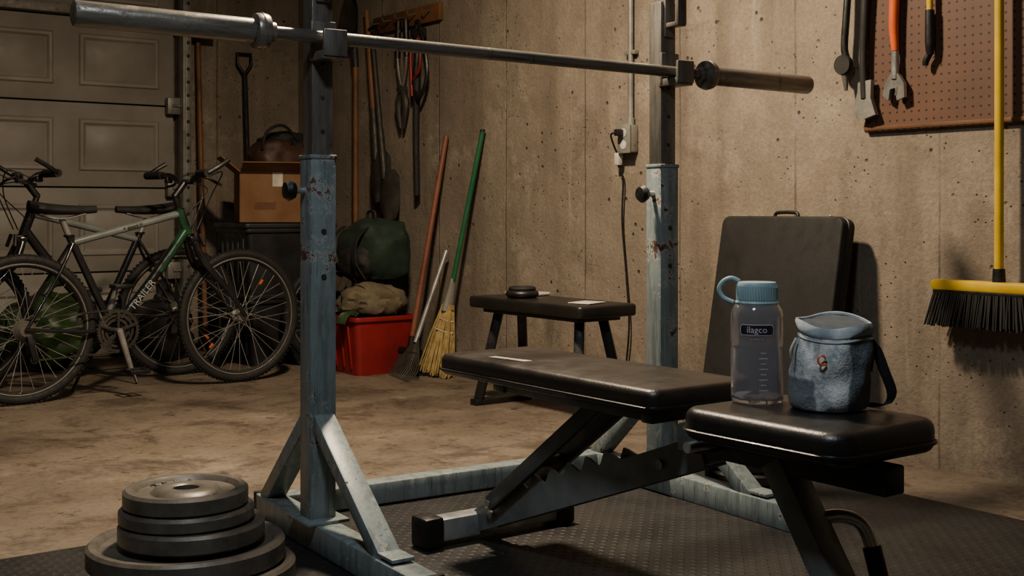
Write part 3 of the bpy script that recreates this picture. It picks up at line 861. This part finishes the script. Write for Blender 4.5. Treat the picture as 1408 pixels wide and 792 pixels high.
def bicycle(name, loc, rz, m1, m2, m3, mt):
    b = MB(); r = .293; wb = .944
    wheel(b, 0, r, True); wheel(b, wb, r)
    BB = Vector((.365, 0, .268)); ST = Vector((.185, 0, .655)); HT = Vector((.655, 0, .765)); HB = Vector((.695, 0, .655))
    Rh = Vector((0, 0, r)); Fh = Vector((wb, 0, r))
    b.cyl(BB+Vector((0, -.035, 0)), BB+Vector((0, .035, 0)), .021, m1)
    b.sweep([BB, ST], .0155, m1, 14)
    b.sweep([ST-Vector((-.005, 0, .03)), HT-Vector((-.008, 0, .02))], [.015, .016], mt, 14)
    b.sweep([BB, BB.lerp(HB, .5), HB+Vector((-.006, 0, .02))], [.019, .020, .019], m2, 14)
    b.sweep([BB.lerp(HB, .6), HB+Vector((-.006, 0, .02))], .0205, m3, 14)
    b.sweep([HB, HT], .021, m3, 16); b.torus(HT, .019, .004, 'blk', 'z', 20, 6); b.torus(HB, .019, .004, 'blk', 'z', 20, 6)
    for s_ in (-1, 1):
        b.sweep([BB+Vector((0, s_*.02, 0)), BB+Vector((-.08, s_*.035, 0)), Rh+Vector((.02, s_*.055, 0)), Rh+Vector((0, s_*.055, 0))], .008, m1, 10, 3)
        b.sweep([ST+Vector((.01, s_*.014, -.03)), ST+Vector((-.05, s_*.04, -.14)), Rh+Vector((.01, s_*.055, .02)), Rh+Vector((0, s_*.055, 0))], .007, m1, 10, 3)
        fo = HB+Vector((.012, 0, -.03))
        b.sweep([fo+Vector((0, s_*.035, .0)), fo+Vector((.045, s_*.055, -.10)), Fh.lerp(fo, .35)+Vector((0, s_*.055, 0)), Fh+Vector((0, s_*.055, 0))], [.014, .017, .013, .008], 'bikeblk', 12, 3)
    b.beam(HB+Vector((.01, -.05, -.02)), HB+Vector((.01, .05, -.02)), .035, .022, 'bikeblk', .006)
    b.sweep([HB+Vector((.04, -.03, .0)), HB+Vector((.05, -.055, -.05))], .008, 'blk'); b.sweep([HB+Vector((.04, .03, .0)), HB+Vector((.05, .055, -.05))], .008, 'blk')
    st0 = HT+Vector((-.02, 0, .06)); bc = HT+Vector((.03, 0, .115))
    b.sweep([HT, st0], .013, 'blk', 12); b.sweep([st0+Vector((0, 0, -.01)), bc], .015, 'blk', 12)
    for s_ in (-1, 1):
        b.sweep([bc, bc+Vector((0, s_*.06, .0)), bc+Vector((-.015, s_*.12, .028)), bc+Vector((-.04, s_*.28, .03))], .0115, 'bikeblk', 12, 4)
        b.sweep([bc+Vector((-.024, s_*.17, .0295)), bc+Vector((-.042, s_*.288, .03))], .017, 'rubber', 14)
        b.sweep([bc+Vector((-.015, s_*.145, .025)), bc+Vector((.03, s_*.155, .01)), bc+Vector((.045, s_*.20, -.01)), bc+Vector((.035, s_*.25, -.018))], .006, 'blk', 8, 3)
        b.box(bc+Vector((-.012, s_*.135, .01)), (.03, .03, .03), 'blk', .006)
        b.sweep([bc+Vector((.02, s_*.14, .01)), bc+Vector((.11, s_*.12, .04)), bc+Vector((.10, s_*.04, -.06)), HB+Vector((.03, s_*.03, .02))], .0028, 'blk', 6, 6)
        b.sweep([bc+Vector((-.040, s_*.285, .03)), bc+Vector((.0, s_*.295, .055)), bc+Vector((.05, s_*.29, .085))], .010, 'blk', 8, 3)
    b.sweep([bc+Vector((.02, .13, .0)), bc+Vector((.13, .05, -.03)), HT+Vector((.03, .02, -.05)), HB+Vector((-.05, 0, -.03)), BB+Vector((.03, 0, .05))], .0025, 'blk', 6, 6)
    sp = ST+Vector((-.030, 0, .070))
    b.sweep([ST+Vector((.01, 0, -.03)), sp], .0125, 'alloy', 12)
    b.torus(ST, .018, .005, 'blk', 'z', 20, 6)
    sz = sp.z+.030; sx = sp.x-.005
    vs = []; fs = []; n = 16; m = 14
    for i in range(m+1):
        t = i/m; x = sx-.125+.27*t
        w = .075*(1-max(0, (t-.15)/.85)**.55*.80) if t > .15 else .075*sqrt(max(.05, 1-((.15-t)/.16)**2))
        hz_ = .018+.012*(1-t)
        for j in range(n):
            a = 2*pi*j/n
            vs.append((x, w*cos(a), sz+.012*(1-t*1.6)**2+hz_*sin(a)*(1 if sin(a) > 0 else .7)))
    for i in range(m):
        for j in range(n): fs.append((i*n+j, i*n+(j+1) % n, (i+1)*n+(j+1) % n, (i+1)*n+j))
    fs += [list(range(n)), [m*n+j for j in range(n)]]; b.add(vs, fs, 'blkm')
    for s_ in (-1, 1): b.sweep([(sx-.09, s_*.03, sz-.01), (sx-.04, s_*.022, sz-.028), (sx+.03, s_*.02, sz-.028), (sx+.10, s_*.01, sz-.01)], .0035, 'chrome', 6, 3)
    cy = -.055; c = BB+Vector((0, cy, 0))
    for rr_, yo in ((.085, 0), (.068, .008), (.05, .015)):
        b.lathe([(rr_-.010, -.0015), (rr_, -.0015), (rr_, .0015), (rr_-.010, .0015)], 'iron_d', 48, c+Vector((0, yo, 0)), 'y', closed=True)
    for i in range(40):
        a = 2*pi*i/40; b.box(c+Vector((cos(a)*.087, 0, sin(a)*.087)), (.006, .003, .006), 'iron_d', 0, Matrix.Rotation(-a, 3, 'Y'))
    for i in range(5):
        a = 2*pi*i/5+.3; b.beam(c, c+Vector((cos(a)*.078, 0, sin(a)*.078)), .012, .006, 'rimdark', .001, up=(0, 1, 0))
    b.cyl(BB+Vector((0, -.075, 0)), BB+Vector((0, .075, 0)), .012, 'alloy')
    for s_, a in ((-1, radians(-75)), (1, radians(105))):
        e = BB+Vector((cos(a)*.165, s_*.082, sin(a)*.165))
        b.sweep([BB+Vector((0, s_*.068, 0)), e], [.014, .011], 'alloy', 10)
        b.cyl(e, e+Vector((0, s_*.09, 0)), .006, 'chrome', n=8)
        pc = e+Vector((0, s_*.055, 0))
        b.box(pc+Vector((.035, 0, 0)), (.012, .08, .018), 'blk', .003); b.box(pc-Vector((.035, 0, 0)), (.012, .08, .018), 'blk', .003)
        b.box(pc+Vector((0, .035, 0)), (.075, .010, .018), 'blk', .003); b.box(pc-Vector((0, .035, 0)), (.075, .010, .018), 'blk', .003); b.box(pc, (.02, .07, .014), 'blk', .003)
    b.sweep([BB+Vector((0, cy, .086)), Rh+Vector((0, -.038, .042))], .0035, 'iron_d', 6)
    b.sweep([BB+Vector((0, cy, -.086)), Rh+Vector((.03, -.045, -.12))], .0035, 'iron_d', 6)
    b.beam(Rh+Vector((.01, -.05, -.02)), Rh+Vector((.035, -.05, -.12)), .012, .022, 'blk', .003)
    for z in (-.05, -.115): b.lathe([(.004, -.003), (.018, -.003), (.018, .003), (.004, .003)], 'blk', 16, Rh+Vector((.02+(-z-.05)*.2, -.045, z)), 'y')
    b.sweep([BB+Vector((-.05, .03, -.01)), Vector((BB.x-.10, .17, .006))], .007, 'rimdark', 8)
    dv = (HB-BB).normalized(); mid = BB.lerp(HB, .36)
    def fn(v): return mid+dv*v.x+Vector((-dv.z, 0, dv.x))*v.y+Vector((0, -.0205+min(0, -v.z), 0))
    b.text('TRAILER', .040, 'bikewht', fn, .0008)
    mid2 = ST.lerp(HT, .55)-Vector((0, 0, .025)); dv2 = (HT-ST).normalized()
    def fn2(v): return mid2+dv2*v.x+Vector((-dv2.z, 0, dv2.x))*v.y+Vector((0, -.0165+min(0, -v.z), 0))
    b.text('= sport =', .022, 'bikeblk', fn2, .0008)
    return b.build(name, loc, (0, 0, rz))
bicycle('bicycle', (1.214, 4.90, FZ), radians(5.4), 'bikeblk', 'bikeblk', 'bikegrn', 'bikegry')
bicycle('bicycle', (2.02, 5.37, FZ), radians(183), 'bikeblk', 'bikeblk', 'bikeblk', 'bikegry')
b = MB(); wheel(b, 0, .25); b.build('bicycle_wheel', (2.76, 5.29, FZ), (radians(-3), 0, 0))

# ------------------------------------------------------------------ clutter in the corner
def bin_(b, w, d, h, mat, tp=.82):
    vs = []; fs = []
    seq = [(tp, .0), (.99, h-.02), (1.05, h-.02), (1.06, h-.012), (1.05, h), (.97, h), (tp-.03, .01)]
    n = 28
    for k, z in seq:
        for (x, y) in b.rr(w/2*k, d/2*k, .03*k): vs.append((x, y, z))
    for i in range(len(seq)-1):
        for j in range(n): fs.append((i*n+j, i*n+(j+1) % n, (i+1)*n+(j+1) % n, (i+1)*n+j))
    fs.append(list(range(n))); fs.append([(len(seq)-1)*n+j for j in range(n)]); b.add(vs, fs, mat)
b = MB(); bin_(b, .32, .36, .27, 'red')
for y in (-.1, -.03, .04, .11): b.beam((-.136, y, .03), (-.158, y, .23), .012, .008, 'red', .002, up=(0, 1, 0))
b.build('red_plastic_bin', (2.79, 4.98, FZ))
b = MB(); b.blob((2.80, 4.97, .315), (.150, .17, .095), 'khaki', .22, 1.8, 3, floor=.2605); b.build('khaki_cloth_bag')
b = MB()
b.blob((0, 0, 0), (.15, .19, .165), 'dgreen', .16, 1.7, 5, sq=.8, floor=-.125)
b.blob((-.10, -.02, -.04), (.08, .13, .08), 'blkm', .16, 2, 9, sq=.85, floor=-.125)
b.ribbon([(-.10, .12, .12), (-.17, .13, .05), (-.18, .12, -.06), (-.13, .10, -.12)], (0, .035, 0), .006, 'blkm')
b.ribbon([(-.10, -.10, .12), (-.17, -.12, .06), (-.19, -.14, -.04), (-.15, -.16, -.12)], (0, .035, 0), .006, 'blkm')
b.sweep([(-.02, -.04, .15), (-.02, -.03, .19), (-.02, .03, .19), (-.02, .04, .15)], .007, 'blkm', 8, 4)
b.build('green_backpack', (2.86, 5.03, .550))
b = MB()
b.blob((0, 0, 0.012), (.03, .04, .014), 'leaf', .3, 3, 2, 3, floor=0)
for i in range(4): b.sweep([(-.01, -.02+.014*i, .014), (-.04, -.03+.02*i, .006), (-.060, -.035+.024*i, -.03)], [.010, .009, .006], 'leaf', 8, 3)
b.build('garden_glove', (2.648, 4.87, .2615))
def tote(name, loc, w, d, h, rz=0):
    b = MB(); bin_(b, w, d, h, 'tote', .9); b.slab((0, 0, h+.012), (w*1.09, d*1.09, .025), .03, .006, 'tote')
    for i in range(5): b.box((-w/2*.97, -d*.35+i*d*.175, h*.5), (.01, .02, h*.7), 'tote', .003)
    return b.build(name, loc, (0, 0, rz))
tote('storage_tote', (2.62, 5.63, FZ), .48, .42, .325, .05); tote('storage_tote', (2.62, 5.63, FZ+.35), .46, .40, .32, -.04)
b = MB()
w, d, h = .36, .30, .25
for sx in (-1, 1):
    b.box((sx*w/2, 0, h/2), (.006, d, h), 'card'); b.box((0, sx*d/2, h/2), (w, .006, h), 'card')
    b.box((sx*(w/2+.045), 0, h+.035), (.12, d*.98, .005), 'card', 0, Matrix.Rotation(-sx*radians(40), 3, 'Y'))
    b.box((0, sx*(d/2+.05), h+.02), (w*.98, .12, .005), 'card', 0, Matrix.Rotation(sx*radians(20), 3, 'X'))
b.box((0, 0, .004), (w, d, .006), 'card'); b.box((-.06, -d/2-.0035, .08), (.10, .002, .035), 'plank'); b.box((0, -d/2-.0035, h-.04), (.05, .001, .07), 'paper')
b.build('cardboard_box', (2.60, 5.60, .690), (0, 0, radians(-18)))
b = MB()
b.blob((0, 0, 0), (.15, .12, .11), 'brownbag', .2, 1.6, 8, sq=.85); b.blob((.04, .02, .09), (.12, .10, .06), 'blkm', .25, 2, 4)
b.sweep([(-.12, -.08, .05), (-.10, -.10, .14), (.0, -.08, .17), (.10, -.06, .08)], .008, 'blkm', 8, 5)
b.build('leather_duffel_bag', (2.62, 5.60, 1.0))
b = MB(); b.blob((0, 0, .17), (.26, .17, .18), 'leaf', .28, 2.1, 12, floor=0); b.sweep([(-.05, 0, .33), (0, .0, .40), (.04, .03, .43)], [.03, .02, .045], 'leaf', 10, 4)
b.build('green_garden_waste_bag', (1.60, 5.92, FZ))
b = MB(); b.blob((0, 0, .15), (.17, .17, .17), 'blkm', .25, 2.1, 21, floor=0); b.sweep([(0, 0, .28), (.01, 0, .34), (.04, .03, .37)], [.04, .02, .045], 'blkm', 10, 4)
b.build('black_trash_bag', (2.13, 5.95, FZ))
b = MB(); b.blob((0, 0, .012), (.035, .02, .012), 'blkm', .2, 2, 4, 3, floor=0); b.sweep([(.02, 0, .012), (.06, .02, .008)], .006, 'woodred', 8); b.build('hand_brush', (2.98, 1.66, FZ))

# ------------------------------------------------------------------ lamps
def lamp(name, loc, col, power, size, spread=180):
    b = MB()
    b.lathe([(.0, .0), (size*.55, 0), (size*.6, .01), (size*.5, .05), (.03, .06), (.03, 2.45-loc[2]-.002), (0, 2.45-loc[2]-.002)], 'white', 32)
    o = b.build(name, loc)
    L = bpy.data.lights.new(name+'_light', 'AREA'); L.shape = 'DISK'; L.size = size; L.energy = power; L.color = col; L.spread = radians(spread)
    q = bpy.data.objects.new('bulb', L); S.collection.objects.link(q); q.parent = o; q.location = (0, 0, -.008)
lamp('added_fill_lamp', (1.72, 2.80, 2.33), (1, .80, .56), 120, .22)
lamp('added_fill_lamp', (.35, .9, 2.36), (.86, .94, 1), 30, .35)  # unseen cool fill added to lighten the upright fronts, housed like a ceiling lamp

w = bpy.data.worlds.new('World'); S.world = w; w.use_nodes = True
w.node_tree.nodes['Background'].inputs[0].default_value = (.5, .55, .65, 1); w.node_tree.nodes['Background'].inputs[1].default_value = .05

cam = bpy.data.cameras.new('camera'); co = bpy.data.objects.new('camera', cam); S.collection.objects.link(co)
co.location = (0, 0, .745); co.rotation_euler = (radians(90), 0, radians(-36.13))
cam.sensor_width = 36; cam.lens = 1650/1408*36; cam.shift_y = -106/1408
cam.clip_start = .02
S.camera = co
